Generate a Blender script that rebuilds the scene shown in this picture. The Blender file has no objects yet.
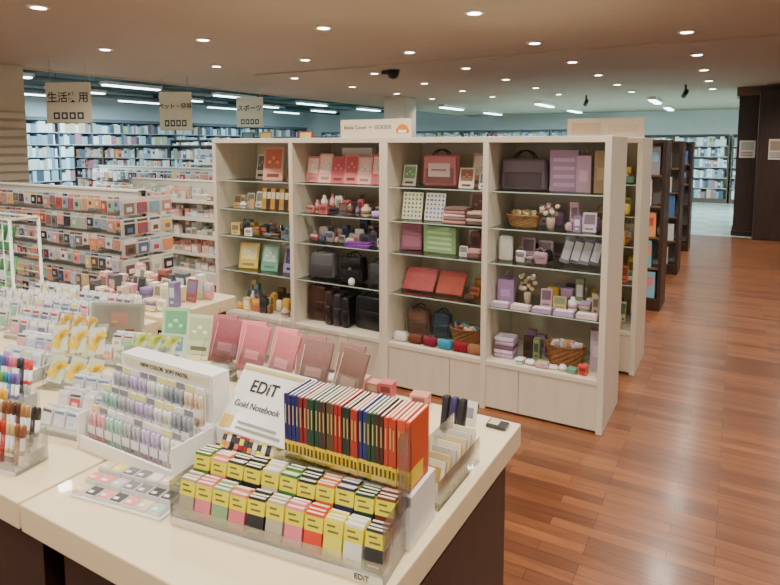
import bpy, math, random
from mathutils import Matrix, Vector
random.seed(11)
R=random.random
def U(a,b): return a+(b-a)*R()
def lin(c,sat=1.0):
    def f(v):
        v=max(0,min(255,v))/255.0
        return v/12.92 if v<=.04045 else ((v+.055)/1.055)**2.4
    if sat!=1.0:
        m=sum(c)/3; c=[m+(v-m)*sat for v in c]
    return (f(c[0]),f(c[1]),f(c[2]),1)
# ---------------------------------------------------------------- materials
MATS={}
def newmat(name):
    m=bpy.data.materials.new(name); m.use_nodes=True
    nt=m.node_tree; b=nt.nodes['Principled BSDF']
    MATS[name]=m
    return m,nt,b
def attr_mat(name,rough,noise=0.0,nscale=60,bump=0,spec=.5,coat=0,stretch=None):
    m,nt,b=newmat(name)
    a=nt.nodes.new('ShaderNodeAttribute'); a.attribute_name='Col'
    out=a.outputs['Color']
    if noise or bump:
        tc=nt.nodes.new('ShaderNodeTexCoord'); n=nt.nodes.new('ShaderNodeTexNoise')
        n.inputs['Scale'].default_value=nscale; n.inputs['Detail'].default_value=3
        mp=nt.nodes.new('ShaderNodeMapping')
        if stretch: mp.inputs['Scale'].default_value=stretch
        nt.links.new(tc.outputs['Object'],mp.inputs['Vector']); nt.links.new(mp.outputs['Vector'],n.inputs['Vector'])
        if noise:
            mr=nt.nodes.new('ShaderNodeMapRange'); mr.inputs['To Min'].default_value=1-noise; mr.inputs['To Max'].default_value=1+noise
            mr.inputs['From Min'].default_value=.3; mr.inputs['From Max'].default_value=.7
            nt.links.new(n.outputs['Fac'],mr.inputs['Value'])
            mx=nt.nodes.new('ShaderNodeVectorMath'); mx.operation='SCALE'
            nt.links.new(out,mx.inputs[0]); nt.links.new(mr.outputs['Result'],mx.inputs['Scale'])
            out=mx.outputs['Vector']
        if bump:
            bp=nt.nodes.new('ShaderNodeBump'); bp.inputs['Strength'].default_value=bump; bp.inputs['Distance'].default_value=.002
            nt.links.new(n.outputs['Fac'],bp.inputs['Height']); nt.links.new(bp.outputs['Normal'],b.inputs['Normal'])
    nt.links.new(out,b.inputs['Base Color'])
    b.inputs['Roughness'].default_value=rough
    b.inputs['Specular IOR Level'].default_value=spec
    b.inputs['Coat Weight'].default_value=coat
    return m
attr_mat('paper',.5)
attr_mat('plastic',.22)
attr_mat('fabric',.8,.12,120,.5,.2)
attr_mat('leather',.4,.1,150,.4)
attr_mat('laminate',.35,.035,3,0,.5,0,(8,8,1))
attr_mat('tabletop',.3,.03,4,0,.5,.2,(1,6,6))
attr_mat('darkwood',.4,.25,4,0,.5,0,(8,8,.7))
attr_mat('paint',.75,.02,8)
attr_mat('wicker',.7,.3,80,.6)
m,nt,b=newmat('metal'); b.inputs['Metallic'].default_value=1; b.inputs['Roughness'].default_value=.3; b.inputs['Base Color'].default_value=(.6,.6,.6,1)
m,nt,b=newmat('black'); b.inputs['Base Color'].default_value=(.012,.011,.011,1); b.inputs['Roughness'].default_value=.35
def clear(name,tint,base,scale):
    m=bpy.data.materials.new(name); m.use_nodes=True; nt=m.node_tree; nt.nodes.clear(); MATS[name]=m
    o=nt.nodes.new('ShaderNodeOutputMaterial'); t=nt.nodes.new('ShaderNodeBsdfTransparent'); g=nt.nodes.new('ShaderNodeBsdfGlossy')
    t.inputs[0].default_value=tint; g.inputs['Roughness'].default_value=.06
    lw=nt.nodes.new('ShaderNodeLayerWeight'); lw.inputs[0].default_value=.3
    mr=nt.nodes.new('ShaderNodeMapRange'); mr.inputs['To Min'].default_value=base; mr.inputs['To Max'].default_value=scale
    mx=nt.nodes.new('ShaderNodeMixShader'); nt.links.new(lw.outputs['Fresnel'],mr.inputs['Value']); nt.links.new(mr.outputs['Result'],mx.inputs[0])
    nt.links.new(t.outputs[0],mx.inputs[1]); nt.links.new(g.outputs[0],mx.inputs[2]); nt.links.new(mx.outputs[0],o.inputs[0])
clear('acrylic',(.97,.985,.98,1),.045,.75)
clear('glass',(.92,.97,.95,1),.05,.6)
def emit(name,col,s):
    m,nt,b=newmat(name); b.inputs['Base Color'].default_value=(.8,.8,.8,1)
    b.inputs['Emission Color'].default_value=col; b.inputs['Emission Strength'].default_value=s
emit('lamp_warm',(1,.93,.82,1),16); emit('lamp_cool',(.75,.95,1,1),9)
# floor
m,nt,b=newmat('parquet')
geo=nt.nodes.new('ShaderNodeNewGeometry')
br=nt.nodes.new('ShaderNodeTexBrick'); br.inputs['Scale'].default_value=1
br.inputs['Brick Width'].default_value=.45; br.inputs['Row Height'].default_value=.062; br.inputs['Mortar Size'].default_value=.0011
br.inputs['Color1'].default_value=lin((140,87,53)); br.inputs['Color2'].default_value=lin((98,57,36)); br.inputs['Mortar'].default_value=lin((56,32,20))
br.inputs['Bias'].default_value=-.05; br.offset=.37; br.offset_frequency=3
nt.links.new(geo.outputs['Position'],br.inputs['Vector'])
mp=nt.nodes.new('ShaderNodeMapping'); mp.inputs['Scale'].default_value=(4,45,1)
no=nt.nodes.new('ShaderNodeTexNoise'); no.inputs['Scale'].default_value=1; no.inputs['Detail'].default_value=5
nt.links.new(geo.outputs['Position'],mp.inputs[0]); nt.links.new(mp.outputs[0],no.inputs['Vector'])
mr=nt.nodes.new('ShaderNodeMapRange'); mr.inputs['From Min'].default_value=.3; mr.inputs['From Max'].default_value=.7
mr.inputs['To Min'].default_value=.78; mr.inputs['To Max'].default_value=1.22; nt.links.new(no.outputs['Fac'],mr.inputs['Value'])
sc=nt.nodes.new('ShaderNodeVectorMath'); sc.operation='SCALE'; nt.links.new(br.outputs['Color'],sc.inputs[0]); nt.links.new(mr.outputs[0],sc.inputs['Scale'])
nt.links.new(sc.outputs[0],b.inputs['Base Color']); b.inputs['Roughness'].default_value=.3
b.inputs['Coat Weight'].default_value=.3; b.inputs['Coat Roughness'].default_value=.16
bp=nt.nodes.new('ShaderNodeBump'); bp.inputs['Strength'].default_value=.12; bp.inputs['Distance'].default_value=.002
nt.links.new(br.outputs['Fac'],bp.inputs['Height']); bp.invert=True; nt.links.new(bp.outputs[0],b.inputs['Normal'])
m,nt,b=newmat('tile'); b.inputs['Roughness'].default_value=.2
n=nt.nodes.new('ShaderNodeTexChecker'); n.inputs['Scale'].default_value=2.2
n.inputs['Color1'].default_value=lin((185,200,190)); n.inputs['Color2'].default_value=lin((172,188,180))
g=nt.nodes.new('ShaderNodeNewGeometry'); nt.links.new(g.outputs['Position'],n.inputs['Vector']); nt.links.new(n.outputs['Color'],b.inputs['Base Color'])

# ---------------------------------------------------------------- mesh builder
def TM(x,y,z,rz=0,rx=0,ry=0):
    return Matrix.Translation((x,y,z))@Matrix.Rotation(math.radians(rz),4,'Z')@Matrix.Rotation(math.radians(rx),4,'X')@Matrix.Rotation(math.radians(ry),4,'Y')
SATM={'paper','plastic','fabric','leather'}; SAT=1.14
class MB:
    def __init__(s): s.V=[];s.F=[];s.C=[];s.K=[];s.S=[];s.M=Matrix.Identity(4)
    def add(s,vs,fs,col,mat,smooth=False):
        o=len(s.V); M=s.M
        s.V+= [tuple(M@Vector(v)) for v in vs]
        c=lin(col,SAT if mat in SATM else 1)
        for f in fs:
            s.F.append(tuple(i+o for i in f)); s.C.append(c); s.K.append(mat); s.S.append(smooth)
    def box(s,x0,x1,y0,y1,z0,z1,col,mat='paper'):
        v=[(x,y,z) for z in(z0,z1) for y in(y0,y1) for x in(x0,x1)]
        s.add(v,[(0,2,3,1),(4,5,7,6),(0,1,5,4),(2,6,7,3),(0,4,6,2),(1,3,7,5)],col,mat)
    def cb(s,cx,cy,z0,w,d,h,col,mat='paper'):
        s.box(cx-w/2,cx+w/2,cy-d/2,cy+d/2,z0,z0+h,col,mat)
    def rbox(s,cx,cy,cz,w,d,h,r,col,mat='fabric',taper=0,nu=12,nv=8):
        r=min(r,w/2,d/2,h/2); vs=[];fs=[]
        for j in range(nv+1):
            ph=-math.pi/2+math.pi*j/nv
            for i in range(nu):
                th=2*math.pi*(i+.5)/nu
                nx=math.cos(ph)*math.cos(th);ny=math.cos(ph)*math.sin(th);nz=math.sin(ph)
                z=(h/2-r)*(1 if j>nv/2 else -1 if j<nv/2 else 0)+r*nz
                k=1-taper*(z/h+.5)
                vs.append((cx+((w/2-r)*(1 if nx>0 else -1)+r*nx)*k,cy+((d/2-r)*(1 if ny>0 else -1)+r*ny)*k,cz+z))
        for j in range(nv):
            for i in range(nu):
                a=j*nu+i;b_=j*nu+(i+1)%nu
                fs.append((a,b_,b_+nu,a+nu))
        fs.append(tuple(reversed(range(nu)))); fs.append(tuple(range(nv*nu,nv*nu+nu)))
        s.add(vs,fs,col,mat,True)
    def lathe(s,cx,cy,z,prof,col,mat='plastic',seg=16,weave=0,sx=1,sy=1,smooth=True):
        vs=[];fs=[];n=len(prof)
        for j,(r,h) in enumerate(prof):
            for i in range(seg):
                t=2*math.pi*i/seg; rr=r*(1+weave*(1 if (i+j)%2 else -1))
                vs.append((cx+rr*sx*math.cos(t),cy+rr*sy*math.sin(t),z+h))
        for j in range(n-1):
            for i in range(seg):
                a=j*seg+i;b_=j*seg+(i+1)%seg; fs.append((a,b_,b_+seg,a+seg))
        fs.append(tuple(reversed(range(seg)))); fs.append(tuple(range((n-1)*seg,n*seg)))
        s.add(vs,fs,col,mat,smooth)
    def tube(s,pts,r,col,mat='leather',seg=6):
        vs=[];fs=[];P=[Vector(p) for p in pts]
        for j,p in enumerate(P):
            d=(P[min(j+1,len(P)-1)]-P[max(j-1,0)]).normalized()
            up=Vector((0,1,0)) if abs(d.y)<.9 else Vector((1,0,0))
            a=d.cross(up).normalized(); b_=d.cross(a)
            for i in range(seg):
                t=2*math.pi*i/seg; vs.append(tuple(p+a*r*math.cos(t)+b_*r*math.sin(t)))
        for j in range(len(P)-1):
            for i in range(seg):
                a=j*seg+i;b_=j*seg+(i+1)%seg; fs.append((a,b_,b_+seg,a+seg))
        fs.append(tuple(range(seg))); fs.append(tuple(range((len(P)-1)*seg,len(P)*seg)))
        s.add(vs,fs,col,mat,True)
    def build(s,name,parent=None,bevel=0):
        if not s.V: return None
        xs=[v[0] for v in s.V];ys=[v[1] for v in s.V];z0=min(v[2] for v in s.V)
        o=Vector(((min(xs)+max(xs))/2,(min(ys)+max(ys))/2,z0))
        me=bpy.data.meshes.new(name); me.from_pydata([tuple(Vector(v)-o) for v in s.V],[],s.F)
        names=[];
        for k in s.K:
            if k not in names: names.append(k)
        for k in names: me.materials.append(MATS[k])
        me.polygons.foreach_set('material_index',[names.index(k) for k in s.K])
        me.polygons.foreach_set('use_smooth',s.S)
        ca=me.color_attributes.new('Col','FLOAT_COLOR','CORNER')
        buf=[]
        for f,c in zip(s.F,s.C): buf+=list(c)*len(f)
        ca.data.foreach_set('color',buf); me.update()
        ob=bpy.data.objects.new(name,me); bpy.context.collection.objects.link(ob); ob.location=o
        if bevel:
            md=ob.modifiers.new('bevel','BEVEL'); md.width=bevel; md.segments=2; md.limit_method='ANGLE'
        if parent is not None:
            ob.parent=parent; ob.matrix_parent_inverse=parent.matrix_world.inverted()
        return ob
def group(name,x,y,z):
    e=bpy.data.objects.new(name,None); bpy.context.collection.objects.link(e); e.location=(x,y,z); e.empty_display_size=.1
    e.matrix_world=Matrix.Translation((x,y,z)); return e
def text(name,s,size,x,y,z,rz,parent,col='black',tilt=90,off=0):
    cu=bpy.data.curves.new(name,'FONT'); cu.body=s; cu.size=size; cu.align_x='CENTER'; cu.align_y='CENTER'; cu.extrude=.0005; cu.offset=off
    o=bpy.data.objects.new(name+'_c',cu); bpy.context.collection.objects.link(o)
    bpy.context.view_layer.update()
    me=bpy.data.meshes.new_from_object(o.evaluated_get(bpy.context.evaluated_depsgraph_get()))
    bpy.data.objects.remove(o)
    me.materials.clear(); me.materials.append(MATS[col])
    ob=bpy.data.objects.new(name,me); bpy.context.collection.objects.link(ob)
    ob.location=(x,y,z); ob.rotation_euler=(math.radians(tilt),0,math.radians(rz))
    if parent is not None:
        ob.parent=parent; ob.matrix_parent_inverse=parent.matrix_world.inverted()
    return ob
CREAM=(226,216,196); WHITE=(238,236,230); DARK=(58,38,30)
# ================================================================= ROOM
CZ=2.6
b=MB(); b.box(-15,5,-3,12,-.1,0,(120,70,40),'parquet'); b.build('floor')
b=MB(); b.box(-15,5,12,19.5,-.1,0,(160,180,175),'tile'); b.build('floor_tile')
b=MB(); b.box(-8,5,-3,19.5,CZ,CZ+.1,(186,171,151),'paint'); b.build('ceiling')
b=MB(); b.box(-15,-8,-3,19.5,3.05,3.15,(84,104,104),'paint')
b.build('ceiling_open')
b=MB(); b.box(-8.06,-8,-3,19.5,CZ+.001,3.049,(200,190,170),'paint'); b.box(-8.06,-8,-3,19.5,CZ-.02,CZ,(200,190,170),'paint'); b.build('trim_1')
b=MB(); b.box(-15,5,19.5,19.6,0,3.15,(222,230,228),'paint'); b.build('wall_back')
b=MB(); b.box(-15.1,-15,-3,19.5,0,3.15,(205,218,220),'paint'); b.build('wall_left')
b=MB(); b.box(5,5.1,-3,19.5,0,CZ,(190,178,158),'paint'); b.build('wall_right')
b=MB(); b.box(4.97,5,-3,12,0,.09,DARK,'darkwood'); b.build('baseboard_right')
b=MB()
for y in [0,3,6,9,12,15,18]: b.box(-14.98,-8.07,y,y+.15,2.85,3.05,(84,104,104),'paint')
for x in [-13.5,-11,-9]: b.tube([(x,-3,2.8),(x,19.4,2.8)],.05,(120,135,134),'paint',10)
b.build('ceiling_beam')
b=MB(); b.box(-8.8,-7.9,3.7,4.38,0,CZ,(206,194,172),'paint')
for k in range(9): b.box(-7.899,-7.86,3.72,4.36,1.05+k*.11,1.13+k*.11,(208,198,180),'paint')
b.build('column',bevel=.01)
b=MB(); b.box(-6.5,-6.0,11.0,11.5,0,CZ,(205,200,186),'paint'); b.box(-6.53,-5.97,10.97,11.53,0,.1,DARK,'darkwood'); b.build('column',bevel=.01)
b=MB(); b.box(-.02,1.9,12.2,12.9,0,2.45,(50,36,31),'darkwood'); b.box(-.06,1.94,12.16,12.94,2.45,CZ,(120,105,88),'paint'); b.box(-.04,1.92,12.18,12.92,0,.1,(30,20,18),'darkwood')
b.box(.28,1.3,11.85,12.2,0,2.52,(56,40,34),'darkwood')
b.build('column',bevel=.01)
def poster(name,x,y,z,w,h,col,col2,rz=0):
    b=MB(); b.M=TM(x,y,z,rz); b.box(-w/2,w/2,-.006,0,0,h,col); b.box(-w*.4,w*.4,-.008,-.006,h*.45,h*.9,col2)
    for i in range(3): b.box(-w*.4,w*.35,-.008,-.006,h*(.1+i*.1),h*(.14+i*.1),(90,90,90))
    b.build(name)
poster('wall_notice',.14,12.19,1.38,.24,.3,(225,225,215),(180,190,180))
poster('wall_notice',.55,11.84,1.36,.22,.34,(215,210,200),(160,140,120))
# ---- downlights
def downlight(x,y,cool=False,lit=True):
    z=CZ-.001; b=MB()
    b.lathe(x,y,z-.012,[(.055,.0),(.075,.0),(.08,.005),(.08,.012)],(230,225,215),'paint',20)
    b.lathe(x,y,z-.014,[(.02,0),(.05,0),(.052,.003)],(255,240,220),'lamp_cool' if cool else 'lamp_warm',20)
    ob=b.build('downlight')
    if lit:
        l=bpy.data.lights.new('downlight_bulb','SPOT'); l.energy=LE; l.spot_size=math.radians(150); l.spot_blend=.9; l.shadow_soft_size=.05
        l.color=(.8,.95,1) if cool else (1,.905,.78)
        o=bpy.data.objects.new('downlight_bulb',l); bpy.context.collection.objects.link(o); o.parent=ob; o.location=(0,0,-.03)
LE=76
for i in range(-1,5):
    for j in range(-3,5):
        x=-.44-1.33*i; y=4.34+1.55*j-.1*(i-1)
        downlight(x,y,lit=True)
LE=56
for i in range(-1,5):
    for j in (5,):
        x=-.44-1.33*i; y=4.34+1.55*j-.1*(i-1)
        downlight(x,y,lit=True)
def batten(x,y,z,hang=True):
    b=MB(); b.box(x-.09,x+.09,y,y+1.3,z,z+.06,(235,240,240),'paint'); b.box(x-.06,x+.06,y+.03,y+1.27,z-.025,z,(255,255,255),'lamp_cool')
    if hang:
        for q in (.2,1.1): b.tube([(x,y+q,z+.06),(x,y+q,3.05)],.006,(120,120,120),'paint')
    b.build('fluorescent_batten')
for x in [-13.8,-12.2,-10.4,-8.9]:
    for y in [2,4.6,7.2,10,13,16]: batten(x,y,2.74)
for x in [-6.4,-4.0,-1.6,.8,3.2]:
    for y in [13.6,16.6]: batten(x,y,CZ-.061,False)
for (x,y) in [(-13,4),(-10,5),(-13,9),(-10,10),(-12,15),(-4,16),(1,16)]:
    l=bpy.data.lights.new('batten_tube','AREA'); l.shape='RECTANGLE'; l.size=1.3; l.size_y=.3; l.energy=215 if x<-8 else 270; l.color=(.66,.92,1)
    o=bpy.data.objects.new('fluorescent_tube_light',l); bpy.context.collection.objects.link(o); o.location=(x,y,2.7 if x<-8 else 2.5)
b=MB(); b.lathe(-4.05,7.1,CZ-.02,[(.09,0),(.1,.02)],(40,40,40),'black',16); b.lathe(-4.05,7.1,CZ-.12,[(.02,0),(.06,.02),(.08,.06),(.085,.1)],(20,20,20),'black',16)
b.box(-4.2,-4.1,7.05,7.15,CZ-.05,CZ-.001,(40,40,40),'black'); b.build('dome_camera')
b=MB(); b.box(-6,4,6.55,6.58,CZ-.02,CZ-.001,(180,166,145),'paint'); b.build('ceiling_rail')
for (x,y) in [(-2.7,12.6),(-.8,11.2)]:
    b=MB(); b.box(x-.015,x+.015,y-.015,y+.015,CZ-.1,CZ-.001,(40,40,40),'black'); b.M=TM(x,y,CZ-.14,30,50); b.lathe(0,0,-.08,[(.04,0),(.04,.12),(.025,.15)],(30,30,30),'black',14); b.build('spotlight_fixture')
# ================================================================= HANGING SIGNS
def hsign(x,y,z,w,h,txt,sub,rz):
    g=group('hanging_sign',x,y,z); b=MB(); b.M=TM(x,y,z,rz)
    b.box(-w/2,w/2,-.012,.012,0,h,(230,224,200),'paint')
    b.box(-w/2,w/2,-.014,.014,h*.0,h*.02,(190,185,165),'paint')
    for s in(-.4,.4): b.tube([(s*w,0,h),(s*w,0,CZ-z)],.003,(80,80,80),'metal')
    iw=w*.14
    for i in range(4):
        cx=(i-1.5)*w*.18; b.box(cx-iw/2,cx+iw/2,-.0135,-.012,h*.10,h*.27,(60,64,62)); b.box(cx-iw*.24,cx+iw*.24,-.015,-.0135,h*.14,h*.23,(225,225,215))
    b.build('board',g)
    d=Matrix.Rotation(math.radians(rz),4,'Z')@Vector((0,-.016,0))
    text('lettering',txt,sub,x+d.x,y+d.y,z+h*.62,rz,g,off=.0016)
hsign(-6.93,4.35,1.86,.56,.48,'生活実用',.132,24)
hsign(-7.25,6.2,1.82,.5,.56,'ペット・園芸',.088,22)
hsign(-7.65,8.2,1.92,.5,.54,'スポーツ',.118,20)
# ================================================================= MAIN DISPLAY SHELVES
ZS=[.31,.63,.90,1.11,1.33]
BAY=[]
def display_shelf(x0,x1,y0,y1,H=1.65,goods=True):
    g=group('display_shelf',(x0+x1)/2,(y0+y1)/2,0); t=.035; b=MB(); xm=(x0+x1)/2
    for (a,c) in [(x0,x0+t),(xm-t/2,xm+t/2),(x1-t,x1)]: b.box(a,c,y0,y1,.0,H-t,CREAM,'laminate')
    b.box(x0,x1,y0,y1,H-t,H,CREAM,'laminate')
    b.box(x0+t,x1-t,y1-.02,y1,.30,H-t,(208,197,174),'laminate')
    b.box(x0+t,x1-t,y0+.004,y1,.275,.305,CREAM,'laminate')
    b.box(x0+t,x1-t,y0+.03,y1,0,.03,(150,140,120),'laminate')
    w=(x1-x0-2*t)/3
    b.build('carcass',g,bevel=.0025)
    b=MB()
    for i in range(3): b.box(x0+t+i*w+.0015,x0+t+(i+1)*w-.0015,y0+.008,y0+.026,.015,.273,(222,210,188),'laminate')
    b.build('drawer_fronts',g,bevel=.0015)
    b=MB()
    for (a,c) in [(x0+t,xm-t/2),(xm+t/2,x1-t)]:
        for z in ZS[1:]:
            b.box(a+.001,c-.001,y0+.03,y1-.02,z-.006,z,(220,240,235),'glass')
            b.box(a+.001,c-.001,y0+.026,y0+.03,z-.006,z,(190,215,205),'plastic')
            for xx in (a,c-.008):
                b.box(xx,xx+.008,y0+.06,y0+.075,z-.018,z-.007,(170,170,170),'metal')
                b.box(xx,xx+.008,y1-.09,y1-.075,z-.018,z-.007,(170,170,170),'metal')
    b.build('glass_shelves',g)
    if goods: BAY.append((x0+t,xm-t/2)); BAY.append((xm+t/2,x1-t))
YF=3.335; YB=3.84
display_shelf(-3.53,-1.985,YF+.02,YB)
display_shelf(-1.98,-.575,YF,YB)
ZS[0]=.306
def bx(bay,u): a,c=BAY[bay]; return a+u*(c-a)
E=.0006
# ---- goods makers
def handbag(x,y,z,w,h,d,col,hc=None,rz=0,hh=.06,mat='leather',name='handbag',flap=False,label=None,rad=.03,tap=.05):
    b=MB(); b.M=TM(x,y,z+E,rz); hc=hc or tuple(int(v*.6) for v in col)
    b.rbox(0,0,h/2,w,d,h,min(rad,d*.45),col,mat,tap,20,12)
    dk=tuple(int(v*.75) for v in col)
    b.rbox(0,-d/2+.004,h*.33,w*.78,.016,h*.48,.008,dk if not flap else col,mat)
    b.tube([(-w*.40,-.0,h*.995),(w*.40,-.0,h*.995)],.003,(150,140,110),'metal')
    for s in(-1,1): b.tube([(s*w*.475,-d*.44,h*.15),(s*w*.45,-d*.43,h*.88)],.0025,dk,mat)
    if flap: b.rbox(0,-d/2+.004,h*.72,w*.88,.018,h*.46,.008,dk,mat); b.cb(0,-d/2-.008,h*.5,.02,.006,.02,(190,170,110),'metal')
    if label:
        b.rbox(0,-d/2-.004,h*.52,w*.6,.006,h*.42,.003,(236,220,215),'paper'); b.tube([(-w*.2,-d/2-.008,h*.52),(w*.2,-d/2-.008,h*.52)],.004,label,'paper')
    for yy in(-d*.25,d*.25):
        pts=[(w*.22*math.cos(math.pi*(1-t/8)),yy,h*.93+hh*math.sin(math.pi*t/8)) for t in range(9)]
        b.tube(pts,.005,hc,'leather')
    return b.build(name)
def pouch(x,y,z,w,h,d,col,rz=0,lean=0,name='zip_pouch'):
    b=MB(); b.M=TM(x,y,z+E,rz,lean); b.rbox(0,0,h/2,w,d,h,min(d*.45,.02),col,'fabric',.05)
    b.tube([(-w*.46,-d*.1,h*.97),(w*.46,-d*.1,h*.97)],.0025,(160,150,120),'metal'); b.cb(w*.4,-d*.3,h*.8,.006,.003,h*.15,(190,170,110),'metal')
    return b.build(name)
def cardstand(x,y,z,w,h,col,c2,rz=0,lean=-12,name='greeting_card',dots=False):
    b=MB(); b.M=TM(x,y,z+.003,rz,lean)
    b.box(-w/2,w/2,0,.004,0,h,col)
    if dots:
        for i in range(5):
            for j in range(6): b.lathe(-w*.38+i*w*.19,-.001,h*.1+j*h*.155,[(.006,0),(.006,.01)],c2,'paper',6)
    else:
        b.box(-w*.4,w*.4,-.0012,0,h*.35,h*.92,c2); b.box(-w*.3,w*.3,-.0012,0,h*.1,h*.2,tuple(int(v*.6) for v in c2))
        c3=tuple(min(255,int(v*1.25)+15) for v in c2)
        for q in range(3): b.lathe((q-1)*w*.2,-.0014,h*(.5+.12*(q%2)),[(w*.07,0),(w*.09,h*.05),(w*.05,h*.1)],c3,'paper',8,0,1,.04)
    b.M=TM(x,y,z+.001,rz); b.box(-w*.3,w*.3,.0,h*.35,0,.002,(200,200,200),'acrylic')
    return b.build(name)
def giftbag(x,y,z,w,h,d,col,rz=0,name='gift_bag',hd=True,stripes=0):
    b=MB(); b.M=TM(x,y,z+E,rz); dk=tuple(int(v*.85) for v in col)
    b.box(-w/2,w/2,-d/2,d/2,0,h,col)
    if not stripes: b.box(-w*.3,w*.3,-d/2-.001,-d/2,h*.3,h*.6,tuple(min(255,v+25) for v in col))
    for i in range(stripes): b.box(-w*.38,w*.38,-d/2-.001,-d/2,h*(.12+.8*i/stripes),h*(.12+.8*(i+.45)/stripes),tuple(min(255,v+32) for v in col))
    b.box(-w/2+.003,w/2-.003,-d/2+.003,d/2-.003,h,h+.001,dk)
    if hd:
        for yy in(-d/2,d/2): b.tube([(w*.22*math.cos(math.pi*(1-t/6)),yy,h+.035*math.sin(math.pi*t/6)) for t in range(7)],.002,dk,'fabric')
    return b.build(name)
def flatstack(x,y,z,w,d,n,th,cols,rz=0,name='flat_pouch_stack'):
    b=MB()
    for i in range(n):
        b.M=TM(x+U(-.005,.005),y,z+E+i*(th+.0005),rz+U(-4,4)); b.rbox(0,0,th/2,w,d,th,th*.4,cols[i%len(cols)],'fabric')
    return b.build(name)
def basket(x,y,z,r,h,cols,col=(140,95,55),name='wicker_basket'):
    g=group(name,x,y,z); b=MB()
    b.lathe(x,y,z+E,[(r*.75,0)]+[(r*(.78+.22*j/8),h*j/8) for j in range(1,9)]+[(r*.9,h),(r*.85,h*.6)],col,'wicker',24,.025,1.25,.85,False)
    b.tube([(x+1.25*r*math.cos(t*math.pi/12),y+.85*r*math.sin(t*math.pi/12),z+h) for t in range(25)],.006,col,'wicker')
    b.build('weave',g); b=MB()
    for i in range(9):
        b.M=TM(x+U(-.8,.8)*r,y+U(-.4,.4)*r,z+h*.75,U(0,180),U(-35,35),U(-35,35)); b.rbox(0,0,.02,U(.04,.07),.02,U(.04,.07),.008,random.choice(cols),'fabric',0,8,6)
    b.build('contents',g)
def flowers(x,y,z,w,cols,name='flower_arrangement',h=.1):
    b=MB(); b.lathe(x,y,z+E,[(w*.16,0),(w*.2,h*.4),(w*.18,h*.5)],(210,190,170),'plastic',12)
    for i in range(14):
        px,py,pz=x+U(-.4,.4)*w,y+U(-.03,.03),z+h*U(.6,1.1)
        b.rbox(px,py,pz,.03,.03,.026,.013,random.choice(cols),'fabric',0,8,5)
        b.tube([(x,y,z+h*.3),(px,py,pz)],.0015,(90,110,70),'paper',4)
        b.M=TM(px,py+.01,pz-.01,U(0,360),U(20,60)); b.box(-.008,.008,0,.03,0,.001,(100,125,80)); b.M=Matrix.Identity(4)
    b.build(name)
def smalls(name,x0,x1,y,z,cols,hmax,rows=2,dens=1.0,kinds='bchpts',dy=.1):
    b=MB()
    for r in range(rows):
        xx=x0+U(0,.02); yy=y+r*dy
        while xx<x1-.03:
            w=U(.04,.09); h=U(.5,.98)*hmax*(1 if r else .72)
            if xx+w>x1: break
            if R()<dens:
                c=random.choice(cols); k=random.choice(kinds); cx=xx+w/2; c2=tuple(int(v*.6) for v in c) if R()<.6 else random.choice(cols)
                b.M=TM(cx,yy,z+E+.002,U(-10,10))
                if k=='b': b.cb(0,0,0,w*.9,.045,h,c); b.box(-w*.32,w*.32,-.024,-.0225,h*.4,h*.8,c2); b.box(-w*.2,w*.2,-.024,-.0225,h*.15,h*.25,c2)
                elif k=='c':
                    b.M=b.M@TM(0,0,0,0,-10); b.box(-w*.48,w*.48,0,.003,0,h,c); b.box(-w*.38,w*.38,-.001,0,h*.4,h*.9,c2); b.box(-w*.3,w*.3,-.001,0,h*.12,h*.2,c2)
                elif k=='h':
                    b.rbox(0,0,h*.36,w*1.02,.03,h*.72,.014,c,'fabric',-.1,10,8); b.rbox(0,-.012,h*.5,w*.9,.012,h*.3,.005,c2,'leather',0,10,6)
                    b.tube([(w*.25*math.cos(math.pi*(1-t/6)),0,h*.7+h*.25*math.sin(math.pi*t/6)) for t in range(7)],.0025,c2,'leather',4)
                elif k=='s':
                    q=random.choice((2,3,4))
                    for t in range(q): b.M=TM(cx,yy,z+E+.002+t*h*.6/q,U(-14,14)); b.rbox(0,0,h*.3/q,w*.95,.06,h*.57/q,.004,random.choice(cols),'paper',0,8,6)
                elif k=='p': b.rbox(0,0,h*.32,w*1.0,.05,h*.64,.02,c,'fabric',.15,10,8); b.tube([(-w*.3,0,h*.62),(w*.3,0,h*.62)],.003,c2,'metal',4)
                else: b.lathe(0,0,0,[(w*.35,0),(w*.38,.01),(w*.38,h*.6),(w*.18,h*.7),(w*.18,h*.85),(.002,h*.86)],c,'plastic',12); b.lathe(0,0,h*.2,[(w*.39,0),(w*.39,h*.25)],c2,'paper',12)
            xx+=w+U(.0,.006)
    b.M=Matrix.Identity(4)
    return b.build(name)
PAST=[(222,170,170),(205,185,160),(190,165,205),(238,234,225),(165,140,120),(205,140,130),(120,90,75),(190,100,105),(120,115,125),(225,200,150),(60,56,62)]
GOLD=[(205,165,85),(240,235,225),(120,95,65),(220,195,140),(90,68,55),(195,120,90),(130,160,150),(60,60,65),(210,190,170),(110,130,150)]
LIL=[(185,155,190),(215,198,215),(150,125,160),(240,236,240),(110,85,108),(205,182,135),(70,60,68),(205,170,188),(140,148,120),(190,172,155),(235,228,222)]
MIX=[(205,90,80),(90,130,160),(225,200,100),(60,60,68),(225,215,200),(110,160,130),(225,160,165),(240,240,238),(140,110,90),(170,150,190)]
SOFT=[(240,238,232),(232,205,200),(215,222,205),(205,215,225),(238,225,190),(225,175,175),(240,240,240),(200,185,170),(190,205,190)]
y0=YF+.12
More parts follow.
